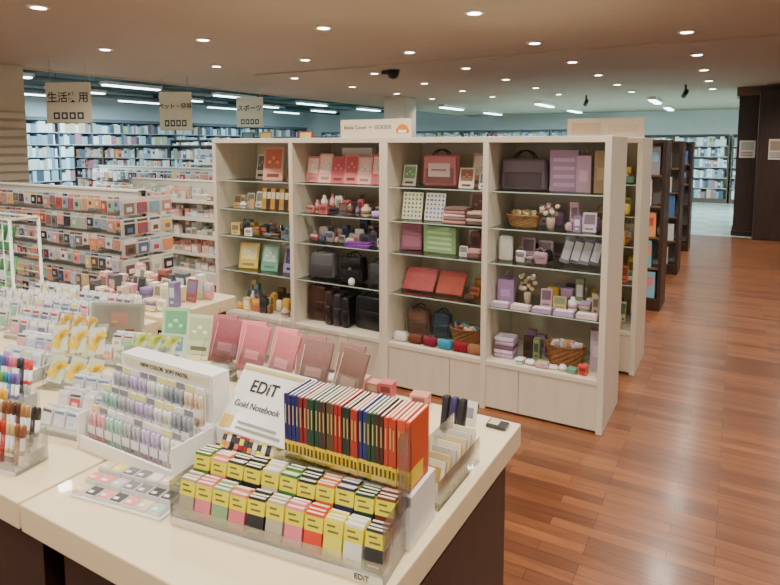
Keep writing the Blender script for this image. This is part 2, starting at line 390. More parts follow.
# bay 0
z=ZS[4]; cardstand(bx(0,.3),y0+.16,z,.1,.2,(225,222,212),(120,110,100)); cardstand(bx(0,.62),y0+.04,z,.16,.26,(210,160,140),(190,115,98),18); cardstand(bx(0,.86),y0+.07,z,.16,.26,(120,80,64),(165,110,88),-10,name='photo_album')
z=ZS[3]; smalls('stationery_bottle_set',bx(0,.1),bx(0,.45),y0,z,[(240,240,235),(210,200,180),(180,150,110)],.15,2,.8,'tbc')
b=MB()
for i in range(7):
    b.M=TM(bx(0,.52+.06*i),y0+.03,z+.004,10,-8); b.box(-.03,.03,0,.018,0,.16,[(195,150,70),(70,48,34)][i%2]); b.box(-.022,.022,-.001,0,.08,.13,(235,220,190))
b.build('spiral_notebook_row')
smalls('accessory_assortment',bx(0,.08),bx(0,.97),y0,ZS[2],GOLD,.14,3,.95)
z=ZS[1]; cardstand(bx(0,.26),y0+.03,z,.17,.2,(222,196,96),(240,232,175),12); cardstand(bx(0,.56),y0+.03,z,.15,.2,(115,175,148),(185,218,195),8); cardstand(bx(0,.84),y0+.05,z,.16,.2,(158,150,190),(80,70,110),0); 
smalls('accessory_assortment',bx(0,.1),bx(0,.97),y0,ZS[0],GOLD,.2,3,.9)
# bay 1
z=ZS[4]
for i in range(6): cardstand(bx(1,.1+.155*i),y0+.03,z,.108,.19+.02*(i%2),[(216,135,135),(232,180,168),(196,100,105)][i%3],[(245,225,215),(190,100,105),(235,205,195)][(i//2)%3],5,name='message_card')
giftbag(bx(1,.5),y0+.22,z,.26,.25,.06,(236,232,225),hd=False,name='gift_box')
smalls('pouch_and_card_assortment',bx(1,.04),bx(1,.97),y0,ZS[3],PAST,.17,3,1)
z=ZS[2]; smalls('pen_case_assortment',bx(1,.04),bx(1,.97),y0+.05,z,[(150,145,145),(190,160,150),(80,76,86),(205,190,190),(150,80,88),(80,88,110)],.16,3,1,'phb'); flatstack(bx(1,.72),y0-.035,z,.18,.07,3,.012,[(120,65,150),(150,95,170)],5)
z=ZS[1]; handbag(bx(1,.2),y0+.08,z,.22,.19,.1,(96,94,98),hh=.04,rz=6); handbag(bx(1,.56),y0+.08,z,.2,.18,.1,(32,30,34),hh=.04,name='shoulder_bag',flap=True); handbag(bx(1,.86),y0+.08,z,.16,.16,.09,(80,78,85),hh=.04)
b=MB(); b.lathe(bx(1,.63),y0-.03,z+.001,[(.02,0),(.024,.02),(.02,.04),(.002,.05)],(235,235,225),'fabric'); b.build('charm')
z=ZS[0]; handbag(bx(1,.125),y0+.1,z,.16,.26,.14,(72,42,34),rz=4,hh=.035,rad=.02,tap=.02)
for i in range(3): handbag(bx(1,.32+.10*i),y0+.1,z,.062,.25-.015*i,.24,[(58,38,34),(50,48,50),(30,28,30)][i],rz=4,hh=.035,name='briefcase',rad=.02,tap=.03)
handbag(bx(1,.79),y0+.08,z,.26,.24,.11,(18,17,19),rz=-3,hh=.05,name='tote_bag',rad=.025,tap=.04)
# bay 2
z=ZS[4]; cardstand(bx(2,.1),y0+.05,z,.1,.14,(236,232,220),(140,175,132)); handbag(bx(2,.42),y0+.12,z,.26,.21,.08,(206,138,140),(35,25,25),hh=.045,name='handbag',label=(190,90,98),tap=.03)
cardstand(bx(2,.76),y0,z,.1,.13,(225,215,200),(150,110,90)); cardstand(bx(2,.82),y0+.13,z,.13,.22,(215,175,162),(236,226,215),-6); cardstand(bx(2,.93),y0+.02,z,.07,.1,(240,236,225),(120,140,170))
z=ZS[3]; cardstand(bx(2,.15),y0+.03,z,.14,.18,(238,232,210),(100,140,100),6,dots=True,name='patterned_notebook'); cardstand(bx(2,.40),y0+.03,z,.14,.18,(232,230,222),(95,112,168),0,dots=True,name='patterned_notebook')
flatstack(bx(2,.66),y0+.02,z,.15,.12,5,.02,[(190,140,135),(140,118,112),(215,190,184)],4); flatstack(bx(2,.875),y0+.02,z,.11,.12,4,.02,[(110,88,82),(205,184,174)],4); cardstand(bx(2,.8),y0+.16,z,.15,.19,(200,170,160),(150,118,108))
z=ZS[2]; b=MB(); b.M=TM(bx(2,.13),y0+.05,z+.006,16,-12); b.box(-.07,.07,0,.012,0,.19,(150,95,115),'fabric'); b.box(-.06,.06,-.002,0,.02,.17,(170,118,134),'fabric'); b.build('document_folder')
giftbag(bx(2,.45),y0+.08,z,.24,.17,.05,(156,186,138),-5,'tote_bag',False,4); smalls('boxed_accessory_set',bx(2,.67),bx(2,.98),y0,z,[(236,225,222),(225,180,186),(180,120,108),(120,88,86)],.16,3,1,'bcs')
z=ZS[1]; 
for (u,w_,c) in [(.22,.23,(182,98,102)),(.57,.19,(170,92,84))]:
    b=MB(); b.M=TM(bx(2,u),y0+.02,z+.014,0,-35); b.rbox(0,.01,.085,w_,.02,.17,.01,c,'fabric'); b.tube([(-w_*.45,0,.16),(w_*.45,0,.16)],.003,(190,170,110),'metal'); b.build('flat_clutch')
smalls('coin_purse_assortment',bx(2,.74),bx(2,.98),y0,z,GOLD,.16,3,1,'phc')
z=ZS[0]; handbag(bx(2,.17),y0+.13,z,.18,.19,.1,(120,88,76),hh=.03,rz=6,name='drawstring_bag',rad=.045,tap=.12); handbag(bx(2,.43),y0+.14,z,.15,.18,.08,(66,82,95),hh=.03,name='drawstring_bag',rad=.04,tap=.12)
basket(bx(2,.72),y0+.1,z,.09,.11,[(180,120,90),(90,140,155),(220,200,180),(150,60,60)]); 
for (u,c) in [(.1,(225,222,215)),(.27,(105,64,48)),(.43,(115,42,58)),(.6,(66,140,168)),(.76,(128,34,46)),(.91,(150,106,82))]: pouch(bx(2,u),y0-.05,z,.1,.06,.06,c,U(-12,12),name='coin_purse')
# bay 3
z=ZS[4]; handbag(bx(3,.235),y0+.1,z,.29,.19,.11,(124,112,122),(40,30,34),hh=.06,rz=2,tap=.04)
giftbag(bx(3,.60),y0+.1,z,.16,.24,.07,(186,160,190),3,hd=False,stripes=4); giftbag(bx(3,.78),y0+.08,z,.08,.21,.05,(208,182,203),-3); giftbag(bx(3,.92),y0+.1,z,.07,.24,.08,(176,158,125),0,hd=False,name='gift_box')
z=ZS[3]; basket(bx(3,.24),y0+.08,z,.085,.07,[(190,160,110),(210,190,150),(140,152,105)],(150,115,70)); flowers(bx(3,.50),y0+.06,z,.13,[(225,205,180),(205,160,165),(240,230,215)],h=.13); smalls('soap_box_assortment',bx(3,.63),bx(3,.99),y0,z,LIL,.18,3,1); smalls('accessory_assortment',bx(3,.05),bx(3,.6),y0+.2,z,LIL,.19,1,1)
z=ZS[2]; pouch(bx(3,.1),y0+.03,z,.09,.15,.04,(232,230,222)); smalls('mirror_and_comb_assortment',bx(3,.2),bx(3,.58),y0,z,[(40,36,42),(230,225,225),(180,150,165),(100,85,75),(100,130,130)],.17,3,1)
b=MB()
for i in range(4):
    b.M=TM(bx(3,.63+.085*i),y0+.05,z+.016,8,-8,14); b.box(-.028,.028,0,.012,0,.155,[(110,114,128),(80,82,95)][i%2]); b.box(-.022,.022,-.001,0,.02,.13,(200,200,205))
b.build('patterned_folder_row')
z=ZS[1]; giftbag(bx(3,.1),y0+.06,z,.1,.15,.06,(182,150,192),4); flowers(bx(3,.29),y0+.08,z,.12,[(236,225,215),(215,190,160)],h=.16); smalls('sachet_assortment',bx(3,.42),bx(3,.98),y0+.06,z,LIL+GOLD[:2],.2,3,1)
b=MB(); 
for i in range(5): b.M=TM(bx(3,.1+.195*i),y0-.05,z+.012,U(-3,3)); b.box(-.055,.055,-.03,.03,-.01,.016,[(196,175,204),(225,203,203),(182,155,190)][i%3]); b.box(-.045,.045,-.022,.022,.016,.018,(240,236,236))
b.build('boxed_sachet_row')
z=ZS[0]; flatstack(bx(3,.125),y0+.02,z,.12,.11,5,.025,[(195,170,200),(225,212,225),(120,95,112)],2,'gift_box_stack'); smalls('jar_assortment',bx(3,.25),bx(3,.46),y0+.05,z,[(70,50,48),(225,205,188),(160,130,155),(134,150,110)],.22,2,1,'tb'); basket(bx(3,.66),y0+.06,z,.095,.12,[(225,215,200),(198,175,198),(190,145,110)])
giftbag(bx(3,.93),y0+.12,z,.07,.22,.08,(205,186,205),0); smalls('coaster_assortment',bx(3,.25),bx(3,.99),y0-.055,z,LIL+MIX,.08,1,.95,'bps')
# header sign on top of shelf
HZ=1.65
g=group('header_sign',-2.1,3.5,HZ); b=MB(); b.box(-2.42,-1.86,3.50,3.515,HZ+E,HZ+.125,(232,218,198)); b.box(-2.42,-2.40,3.515,3.58,HZ+E,HZ+.01,(200,200,200),'acrylic'); b.box(-1.88,-1.86,3.515,3.58,HZ+E,HZ+.01,(200,200,200),'acrylic')
b.lathe(-1.925,3.4985,HZ+.03,[(.045,0),(.05,.02),(.03,.05),(.005,.06)],(215,130,40),'paper',14,0,1,.03); b.box(-1.955,-1.895,3.4955,3.4975,HZ+.03,HZ+.05,(245,240,230)); b.build('board',g)
text('lettering','Book Cover  ×  GOODS',.037,-2.2,3.499,HZ+.07,0,g)
# ================================================================= SHELVES BEHIND (right side)
ZS[0]=.31
display_shelf(-2.0,-.55,4.35,4.85,1.65,False)
b=MB(); b.box(-1.08,-.56,4.45,4.465,1.65+E,1.79,(222,214,196)); b.box(-1.05,-.85,4.448,4.45,1.68,1.76,(205,185,160)); b.box(-.8,-.6,4.448,4.45,1.69,1.75,(215,200,180)); b.build('header_sign')
for zi,zz in enumerate(ZS): smalls('stationery_assortment',-1.22,-.6,4.45,zz,[(235,225,180),(225,195,90),(235,235,230),(200,110,90),(110,150,125)],.2,3,1)
def bookunit(name,bname,x0,x1,y0,y1,H,shelves,col,cols,base=.12):
    g=group(name,(x0+x1)/2,(y0+y1)/2,0); b=MB(); t=.03
    b.box(x0,x0+t,y0,y1,0,H,col,'darkwood'); b.box(x1-t,x1,y0,y1,0,H,col,'darkwood'); b.box(x0+t,x1-t,y0,y1,0,base,col,'darkwood'); b.box(x0+t,x1-t,y0,y1,H-t,H,col,'darkwood')
    ym=(y0+y1)/2; b.box(x0+t,x1-t,ym-.01,ym+.01,base,H-t,(190,190,185),'paint')
    n=int((x1-x0)/.95)
    for i in range(1,n):
        xx=x0+(x1-x0)*i/n; b.box(xx-.01,xx+.01,y0+.005,y1-.005,base,H-t,col,'darkwood')
    zs=[base+(H-t-base)*i/shelves for i in range(shelves)]
    for z in zs[1:]: b.box(x0+t,x1-t,y0+.01,y1-.01,z-.02,z,(190,190,184) if col!=DARK else (110,85,65),'laminate')
    b.build('frame',g,bevel=.002)
    b=MB(); gap=(H-t-base)/shelves
    for z in zs:
        yy=y0+.03; xx=x0+t+.02
        while xx<x1-t-.1:
            w=U(.03,.13); h=U(.6,.9)*gap
            k=(xx-x0)%((x1-x0)/n)
            if k>(x1-x0)/n-w-.02 or k<.015: xx+=.02; continue
            b.box(xx,xx+w-.002,yy,yy+.12,z+.001,z+h,random.choice(cols)); 
            if R()<.5: b.box(xx+w*.2,xx+w*.8,yy-.001,yy,z+h*.45,z+h*.8,random.choice(cols))
            xx+=w
    b.build(bname,g)
BK=[(235,235,230),(200,75,70),(80,115,160),(230,200,110),(60,60,70),(225,215,200),(120,165,148),(215,140,150),(245,245,245),(150,150,160),(235,225,205),(225,160,110),(140,185,205),(240,240,240),(200,205,210)]
BC=[(225,232,234),(160,185,196),(120,145,168),(220,220,218),(165,120,128),(80,95,108),(190,208,212),(235,238,240),(190,185,150),(230,236,240),(140,155,165)]
for y in (6.2,8.1,10.0): bookunit('magazine_bookcase','books',-4.2,-.58,y,y+.5,1.65,5,DARK,BK)
bookunit('wall_bookcase','books',-3.0,-.2,18.9,19.4,1.9,6,(95,80,66),BC)
bookunit('wall_bookcase','books',-.15,4.5,18.9,19.4,1.9,6,(95,80,66),BC)
bookunit('wall_bookcase','books',-14.0,-3.1,18.9,19.4,2.1,7,(120,135,145),BC)
def wallcase(y0,y1,H,shelves):
    g=group('wall_bookcase',-14.8,(y0+y1)/2,0); b=MB(); x0,x1=-14.99,-14.6
    b.box(x0,x0+.02,y0,y1,.1,H,(150,178,188),'paint'); b.box(x0,x1,y0,y1,0,.1,(60,60,60),'paint'); b.box(x0,x1+.02,y0,y1,H,H+.08,(100,112,120),'paint')
    n=int((y1-y0)/.9)
    for i in range(n+1):
        yy=y0+(y1-y0-.03)*i/n; b.box(x0+.02,x1,yy,yy+.03,.1,H,(100,114,122),'paint')
    for k in range(shelves):
        z=.1+(H-.1)*k/shelves; b.box(x0+.02,x1-.005,y0,y1,z,z+.02,(160,180,188),'paint')
    b.build('frame',g); b=MB()
    for k in range(shelves):
        z=.121+(H-.1)*k/shelves; yy=y0+.05
        while yy<y1-.15:
            w=U(.04,.18); kk=(yy-y0)%((y1-y0-.03)/n)
            if kk>(y1-y0-.03)/n-w or kk<.035: yy+=.03; continue
            b.box(-14.85,-14.63,yy,yy+w-.004,z,z+U(.6,.88)*(H-.1)/shelves,random.choice(BC)); yy+=w
    b.build('books',g)
wallcase(-1,7,2.2,7); wallcase(7.05,18.8,2.2,7)
for (x0,x1,y,H) in [(-13.6,-9.2,8.6,1.6),(-13.6,-9.0,11.4,1.75),(-13.6,-9.4,14.2,1.85),(-8.6,-5.0,13.5,1.7)]:
    bookunit('book_gondola','books',x0,x1,y,y+.6,H,6,(62,58,60),BK+BC)
# ================================================================= GREETING / PACK GONDOLAS LEFT
def packgondola(x0,x1,y0,y1,H,nrows,cols,shelfmode=False,name='pegboard_gondola',pname='hanging_stationery_packs'):
    g=group(name,(x0+x1)/2,(y0+y1)/2,0); b=MB(); ym=(y0+y1)/2
    b.box(x0,x1,ym-.02,ym+.02,.15,H,(205,200,190),'paint'); b.box(x0,x1,y0,y1,.03,.16,(225,220,208),'paint'); b.box(x0+.03,x1-.03,y0+.03,y1-.03,0,.03,(70,65,60),'paint')
    for xx in (x0,x1-.03): b.box(xx,xx+.03,ym-.03,ym+.03,.15,H+.02,(215,210,200),'metal')
    b.box(x0,x1,ym-.03,ym+.03,H,H+.02,(225,222,212),'paint')
    if shelfmode:
        for i in range(1,nrows):
            z=.16+(H-.16)*i/nrows; b.box(x0,x1,y0+.03,ym-.02,z-.02,z,(225,220,208),'paint'); b.box(x0,x1,y0+.02,y0+.03,z-.03,z+.01,(232,228,218),'plastic')
            b.box(x0,x1,ym+.02,y1-.03,z-.02,z,(235,232,222),'paint')
    b.build('frame',g,bevel=.003); b=MB()
    dz=(H-.18)/nrows
    if shelfmode:
        for i in range(nrows):
            z=.161+(H-.16)*i/nrows
            xx=x0+.03
            while xx<x1-.1:
                w=U(.05,.12); c=random.choice(cols); h=U(.45,.85)*dz
                if R()<.88:
                    b.box(xx,xx+w-.006,y0+.05,y0+.11,z,z+h*.6,c); b.box(xx+.006,xx+w-.012,y0+.048,y0+.05,z+.02,z+h*.45,random.choice(cols))
                if R()<.85: b.box(xx,xx+w-.006,y0+.13,y0+.2,z,z+h,random.choice(cols)); b.box(xx+w*.2,xx+w*.7,y0+.128,y0+.13,z+h*.65,z+h*.9,random.choice(cols))
                xx+=w+.004
    else:
        for i in range(nrows):
            zt=H-.02-i*dz
            xx=x0+.04
            while xx<x1-.1:
                w=U(.075,.12); h=dz*U(.68,.95); c=random.choice(cols)
                for dpt in range(3):
                    y_=ym-.08-dpt*.035; b.box(xx,xx+w-.008,y_-.002,y_,zt-h,zt-.01,(222,222,218)) 
                y_-=.002; b.box(xx+.006,xx+w-.014,y_-.008,y_,zt-h+.008,zt-h*.32,c,'plastic'); b.box(xx+.002,xx+w-.010,y_-.001,y_,zt-h*.24,zt-.014,random.choice(cols))
                b.box(xx+w*.25,xx+w*.6,y_-.0095,y_-.008,zt-h*.75,zt-h*.5,random.choice(cols))
                b.tube([(xx+w/2,ym-.02,zt-.02),(xx+w/2,y_-.02,zt-.02),(xx+w/2,y_-.022,zt-.012)],.002,(180,180,180),'metal',4)
                xx+=w
            for k in range(4):
                yy=y0+.0+k*.125; h=dz*.9; c=random.choice(cols)
                for q in range(2): b.box(x1+.03+.03*q,x1+.033+.03*q,yy,yy+.11,zt-h,zt-.01,(230,230,224))
                b.box(x1+.063,x1+.072,yy+.008,yy+.102,zt-h+.012,zt-h*.34,c,'plastic'); b.box(x1+.063,x1+.065,yy+.005,yy+.105,zt-h*.26,zt-.02,random.choice(cols)); b.box(x1+.072,x1+.073,yy+.03,yy+.08,zt-h*.8,zt-h*.55,random.choice(cols))
                b.tube([(x1,yy+.05,zt-.02),(x1+.08,yy+.05,zt-.02)],.002,(180,180,180),'metal',4)
    b.build(pname,g)
PK=[(228,224,214),(225,210,200),(196,150,138),(110,85,75),(225,165,162),(140,172,188),(85,76,90),(228,198,130),(160,192,165),(180,80,80),(90,115,155),(240,240,240),(225,150,100),(205,205,218),(190,178,165),(130,120,118),(60,60,66)]
packgondola(-7.0,-4.35,3.1,3.6,1.2,6,PK)
packgondola(-6.7,-3.9,4.75,5.25,1.17,5,SOFT+[(215,190,170),(150,180,165),(225,150,142),(140,120,105)],True,'goods_gondola','boxed_goods')
packgondola(-9.2,-5.6,6.0,6.5,1.25,5,PK)
packgondola(-8.6,-4.6,7.6,8.1,1.5,6,BK,True,'magazine_gondola','magazines')
for (x,c,c2) in [(-7.35,(35,40,42),(90,130,110)),(-6.95,(205,130,60),(235,210,110)),(-6.1,(190,50,58),(240,215,130))]:
    g=group('poster_board',x,7.84,1.52); b=MB(); zb=1.522; b.box(x-.14,x+.14,7.83,7.84,zb,zb+.02,(200,200,200),'metal'); b.box(x-.14,x+.14,7.82,7.83,zb,zb+.3,c); b.box(x-.11,x+.11,7.817,7.82,zb+.13,zb+.28,c2)
    for i in range(3): b.box(x-.1,x+.1,7.817,7.82,zb+.02+i*.035,zb+.035+i*.035,c2)
    b.build('sheet',g)
# wire rack, far left
g=group('wire_rack',-4.4,2.15,0); b=MB()
wx0,wx1,wy,wd=-4.9,-3.95,2.14,.09
for x in (wx0,wx1):
    for y in (wy-wd,wy+wd): b.tube([(x,y,0),(x,y,1.13)],.01,(225,228,222),'plastic')
    b.tube([(x,wy-wd,1.13),(x,wy+wd,1.13)],.01,(225,228,222),'plastic')
for k in range(8):
    z=.3+k*.115
    for y in (wy-wd,wy+wd): b.tube([(wx0,y,z),(wx1,y,z)],.004,(225,228,222),'plastic')
for i in range(10): b.tube([(wx0+.09*i+.05,wy-wd,.3),(wx0+.09*i+.05,wy-wd,1.12)],.003,(225,228,222),'plastic')
b.tube([(wx0,wy-wd,1.13),(wx1,wy-wd,1.13)],.008,(225,228,222),'plastic'); b.tube([(wx0,wy+wd,1.13),(wx1,wy+wd,1.13)],.008,(225,228,222),'plastic')
b.build('frame',g); b=MB()
for k in range(4):
    for i in range(8):
        b.M=TM(wx0+.07+.108*i,wy-.05,.32+.2*k,0,-12); b.box(-.045,.045,0,.01,0,.16,random.choice([(90,165,110),(210,225,200),(130,195,132),(235,235,230),(66,135,88)])); b.box(-.03,.03,-.001,0,.06,.13,random.choice([(60,130,80),(240,240,200)]))
b.build('leaflets',g)
# ================================================================= TABLES
TH=.75; TT=(238,220,180)
def table(x0,x1,y0,y1):
    g=group('display_table',(x0+x1)/2,(y0+y1)/2,0); b=MB(); b.box(x0,x1,y0,y1,TH-.07,TH,TT,'tabletop'); b.build('top',g,bevel=.004)
    b=MB(); b.box(x0+.05,x1-.03,y0+.07,y1-.05,.06,TH-.07,(46,30,24),'darkwood'); b.box(x0+.08,x1-.06,y0+.1,y1-.08,0,.06,(25,18,15),'darkwood')
    b.box(x0+.045,x0+.05,y0+.12,y1-.1,.12,TH-.12,(56,37,29),'darkwood'); b.box(x1-.03,x1-.027,y0+.12,y1-.1,.12,TH-.12,(56,37,29),'darkwood')
    b.build('base',g,bevel=.003)
table(-1.44,-.534,.73,1.73); table(-2.38,-1.45,.73,1.73); table(-3.36,-2.40,.9,1.9); table(-3.2,-2.42,1.95,2.45)
T0=TH+E
# --- (1) notebook display
gd=group('notebook_display',-.8,1.05,T0)
RZ=7.5
def L(u,v,z):
    a=math.radians(RZ); ox,oy=-.553,.945
    return (ox+u*math.cos(a)-v*math.sin(a), oy+u*math.sin(a)+v*math.cos(a), z)
base=TM(-.553,.945,T0,RZ)
b=MB(); b.M=base
b.box(-.52,0,-.014,.03,0,.016,(238,238,232),'plastic')
b.box(-.52,0,.03,.105,0,.05,(232,232,226),'plastic')
b.build('tier_riser',gd,bevel=.002)
b=MB(); b.M=base
b.box(-.52,0,-.018,-.015,0,.045,(255,255,255),'acrylic'); b.box(-.52,0,.034,.036,.05,.075,(255,255,255),'acrylic')
b.box(-.001,.002,-.018,.25,0,.13,(255,255,255),'acrylic'); b.box(-.522,-.519,-.018,.12,0,.1,(255,255,255),'acrylic')
b.box(.004,.007,.05,.24,.1,.27,(255,255,255),'acrylic')
b.box(-.52,0,-.0195,-.018,.0,.018,(228,224,210),'plastic')
b.build('acrylic_panels',gd)
YEL=(232,222,60)
def tagnote(b,cx,vy,z,col,lean,n=3,w=.041,h=.08):
    for i in range(n):
        hh=h*U(.97,1.05)
        b.M=base@TM(cx+U(-.0015,.0015),vy+i*.0115,z,U(-2,2),lean); b.box(-w/2,w/2,0,.01,0,hh,col,'paper')
        b.box(-w/2+.001,w/2-.002,.0015,.0085,hh,hh+.0006,(235,230,215))
        b.box(-w/2-.0006,w/2+.0006,-.0006,.0104,hh*.56,hh*.93,YEL)
        if i==0:
            b.box(-w*.3,w*.3,-.0012,-.0006,hh*.66,hh*.71,(110,110,60)); b.box(-w*.35,w*.1,-.0012,-.0006,hh*.8,hh*.85,(110,110,60))
            b.box(-w*.3,w*.3,-.001,0,hh*.12,hh*.15,(200,200,195))
b=MB()
row1=[(50,50,54),(236,234,228),(236,228,90),(215,75,56),(236,140,155),(196,186,165),(50,48,50),(232,130,142),(150,182,140),(232,138,150),(180,170,150)]
row2=[(115,58,44),(30,66,54),(50,46,90),(205,120,60),(34,42,56),(66,124,76),(225,215,205),(34,36,44),(60,60,64),(236,140,152),(90,125,66)]
for i,c in enumerate(row1): tagnote(b,-.026-.0465*i,-.008,.018,c,-12)
for i,c in enumerate(row2): tagnote(b,-.026-.0465*i,.043,.052,c,-12,4)
b.build('tagged_notebooks',gd)
b=MB(); seq=[(205,88,52)]*3+[(180,68,46)]*3+[(70,38,32)]*2+[(30,66,46)]*2+[(42,46,110)]*2+[(160,54,38)]*2+[(28,52,42)]*2+[(150,40,36)]*2+[(92,68,48)]*2+[(60,48,42)]*2+[(30,66,48)]*3+[(128,38,44)]*2+[(36,40,98)]*4
x=-.008; M0=TM(-.553,1.055,TH+.122,3)
for i,c in enumerate(seq):
    w=.0104; b.M=M0@TM(x-i*w,U(-.002,.002),0,0,0,U(-.4,.4)); h=.155+U(-.0015,.0015)
    b.box(-w+.0008,-.0006,0,.10,0,h,c); b.box(-w+.0032,-.003,.006,.099,h,h+.0005,(238,232,214))
    b.box(-w+.0032,-.003,.1,.1004,.004,h-.003,(238,232,214))
    b.box(-w+.0004,-.0002,-.001,.07,.008,h*.3,(238,208,60)); b.box(-w*.8,-w*.25,-.0013,-.001,.02,h*.25,(90,80,40)); b.box(-w*.65,-w*.4,-.0006,0,h*.55,h*.85,(200,180,120))
b.build('hardcover_notebooks',gd)
b=MB(); b.M=TM(-.553,1.055,0,3); b.box(-.36,0,-.01,.12,T0,TH+.121,(236,236,230),'plastic'); b.box(-.36,0,-.014,-.0105,TH+.10,TH+.15,(255,255,255),'acrylic'); b.build('hardcover_riser',gd,bevel=.002)
def slope(name,par,x0,x1,yf,yb,z0,z1,col,mat='plastic'):
    b=MB(); v=[(x0,yf,T0),(x1,yf,T0),(x1,yb,T0),(x0,yb,T0),(x0,yf,z0),(x1,yf,z0),(x1,yb,z1),(x0,yb,z1)]
    b.add(v,[(3,2,1,0),(4,5,6,7),(0,1,5,4),(1,2,6,5),(2,3,7,6),(3,0,4,7)],col,mat); return b.build(name,par,bevel=.002)
slope('title_riser',gd,-1.172,-.925,1.10,1.22,TH+.10,TH+.24,(240,240,236))
A_=math.degrees(math.atan2(.14,.12))
def onslope(u,t):
    return (-1.05+u,1.10+.12*t-.0012,TH+.10+.14*t+.0012)
text('title_lettering','EDiT',.046,*onslope(-.022,.68),0,gd,'black',A_,.0006); text('subtitle_lettering','Gold Notebook',.024,*onslope(-.02,.40),0,gd,'black',A_)
b=MB(); b.M=TM(*onslope(0,0),0,A_); b.box(-.12,.12,.168,.176,.0003,.001,(205,185,110)); b.box(-.115,-.08,.008,.04,.0003,.001,(218,196,110)); b.box(-.06,.09,.012,.018,.0003,.001,(150,150,145)); b.box(-.06,.07,.026,.032,.0003,.001,(150,150,145)); b.build('title_bar',gd)
text('foot_lettering','EDiT',.016,*L(-.045,-.0205,T0+.010),RZ,gd,'black',90)
text('riser_lettering','EDiT',.022,-.735,1.025,TH+.112,3,gd,'black',90)
b=MB()
for k in range(3):
    for i in range(15):
        x=-1.13+.0148*i+.004*k; y=1.005+.027*k; c=random.choice([(40,40,45),(60,110,60),(150,60,66),(200,200,195),(56,66,120),(215,160,100),(230,225,80),(225,130,146),(90,60,50)])
        b.M=TM(x,y,TH+.006+.02*k,6,-30); b.box(-.006,.006,0,.006,0,.065,c,'plastic'); b.box(-.0062,.0062,-.0003,.0062,.045,.06,random.choice([(240,230,80),(240,240,236),(60,60,60)]))
b.M=Matrix.Identity(4)
for k in range(3): b.box(-1.14,-.925,1.0+.027*k,1.027+.027*k,T0,TH+.004+.02*k,(235,235,230),'plastic')
b.build('memo_strip_display',gd)
# ink pad tray
b=MB(); b.M=TM(-1.215,.908,T0,9); b.box(-.165,.112,-.075,.05,0,.005,(240,240,236),'plastic')
for r in range(3):
    for c_ in range(7):
        cx=-.146+.0388*c_; cy=-.053+.04*r; hh=.008+.008*r; b.cb(cx,cy,.005,.034,.034,hh,(225,225,222),'plastic'); b.cb(cx,cy,.005+hh,.030,.030,.002,random.choice([(235,225,225),(225,145,140),(235,222,120),(120,120,125),(205,195,195),(70,70,70),(165,200,184),(225,204,165),(225,225,222)])); b.cb(cx-.004,cy-.006,.007+hh,.014,.009,.001,(240,240,240))
b.build('ink_pad_tray',bevel=.001)
# --- pastel pen display
gp=group('pen_display',-1.37,1.06,T0)
b=MB(); 
for k in range(3): b.box(-1.565,-1.185,.985+.04*k,1.025+.04*k,T0,TH+.016+.045*k,(242,242,238),'plastic')
b.box(-1.565,-1.185,1.105,1.165,T0,TH+.235,(244,243,238),'plastic'); b.box(-1.572,-1.5655,.96,1.165,T0,TH+.1,(242,242,238),'plastic'); b.box(-1.185,-1.178,.96,1.165,T0,TH+.1,(242,242,238),'plastic')
b.box(-1.562,-1.187,.9605,.966,T0,TH+.04,(246,245,240),'plastic')
b.box(-1.55,-1.2,1.1035,1.105,TH+.205,TH+.228,(238,232,200),'paper')
b.build('stand',gp,bevel=.0015); b=MB()
PP=[(232,180,188),(176,214,200),(190,190,196),(205,188,220),(232,232,228),(156,166,172),(236,210,184)]
for k in range(3):
    for i in range(10):
        x=-1.545+.0375*i; y=.985+.04*k+.014; z=TH+.0165+.045*k
        b.box(x-.016,x+.016,y+.003,y+.005,z,z+.10,(240,240,240),'plastic')
        for q in(-.008,.008):
            c=PP[(i//2+k)%7]; b.lathe(x+q,y-.004,z+.002,[(.0068,0),(.0068,.045),(.0045,.05),(.0068,.052),(.0068,.078),(.004,.08)],c,'plastic',8)
        b.box(x-.0155,x+.0155,y-.0125,y-.0115,z+.022,z+.046,(240,240,238)); b.box(x-.0155,x+.0155,y+.001,y+.003,z+.084,z+.099,random.choice([(236,232,150),(240,240,240),(140,140,146)]))
b.build('highlighter_sets',gp); text('lettering','NEW COLOR  SOFT PASTEL',.016,-1.375,1.102,TH+.216,0,gp)
# --- pass cases in acrylic stands at rear
cols=[(170,96,106),(222,126,138),(226,136,142),(152,112,106),(136,102,93)]
for i in range(5):
    x=-1.655+.148*i; y=1.585-.012*i; g=group('pass_case_stand',x,y,T0); rz=[12,6,-4,10,-8][i]
    b=MB(); b.M=TM(x,y,T0,rz); b.box(-.066,.066,-.045,.07,0,.004,(255,255,255),'acrylic'); b.box(-.04,.04,-.01,.03,.004,.03,(236,236,232),'plastic')
    B=TM(x,y,T0+.034,rz,-22); b.M=B; b.box(-.068,.068,.03,.033,0,.2,(255,255,255),'acrylic'); b.box(-.068,.068,-.03,-.027,0,.08,(255,255,255),'acrylic'); b.box(-.068,.068,-.03,.033,-.003,.0,(255,255,255),'acrylic')
    b.build('acrylic_holder',g); b=MB()
    for q in (0,1):
        b.M=B@TM(-.012+.024*q,.014-.024*q,.001,0,0,-3+6*q); b.rbox(0,0,.088,.11,.012,.176-.03*q,.005,tuple(max(0,int(v*(1-.14*q))) for v in cols[i]),'leather'); b.box(-.03,.03,-.008,-.006,.04,.07,tuple(min(255,v+30) for v in cols[i]))
        b.tube([(-.05,-.0065,.012),(-.05,-.0065,.14)],.001,(235,215,205),'fabric',4)
    b.build('pass_case',g)
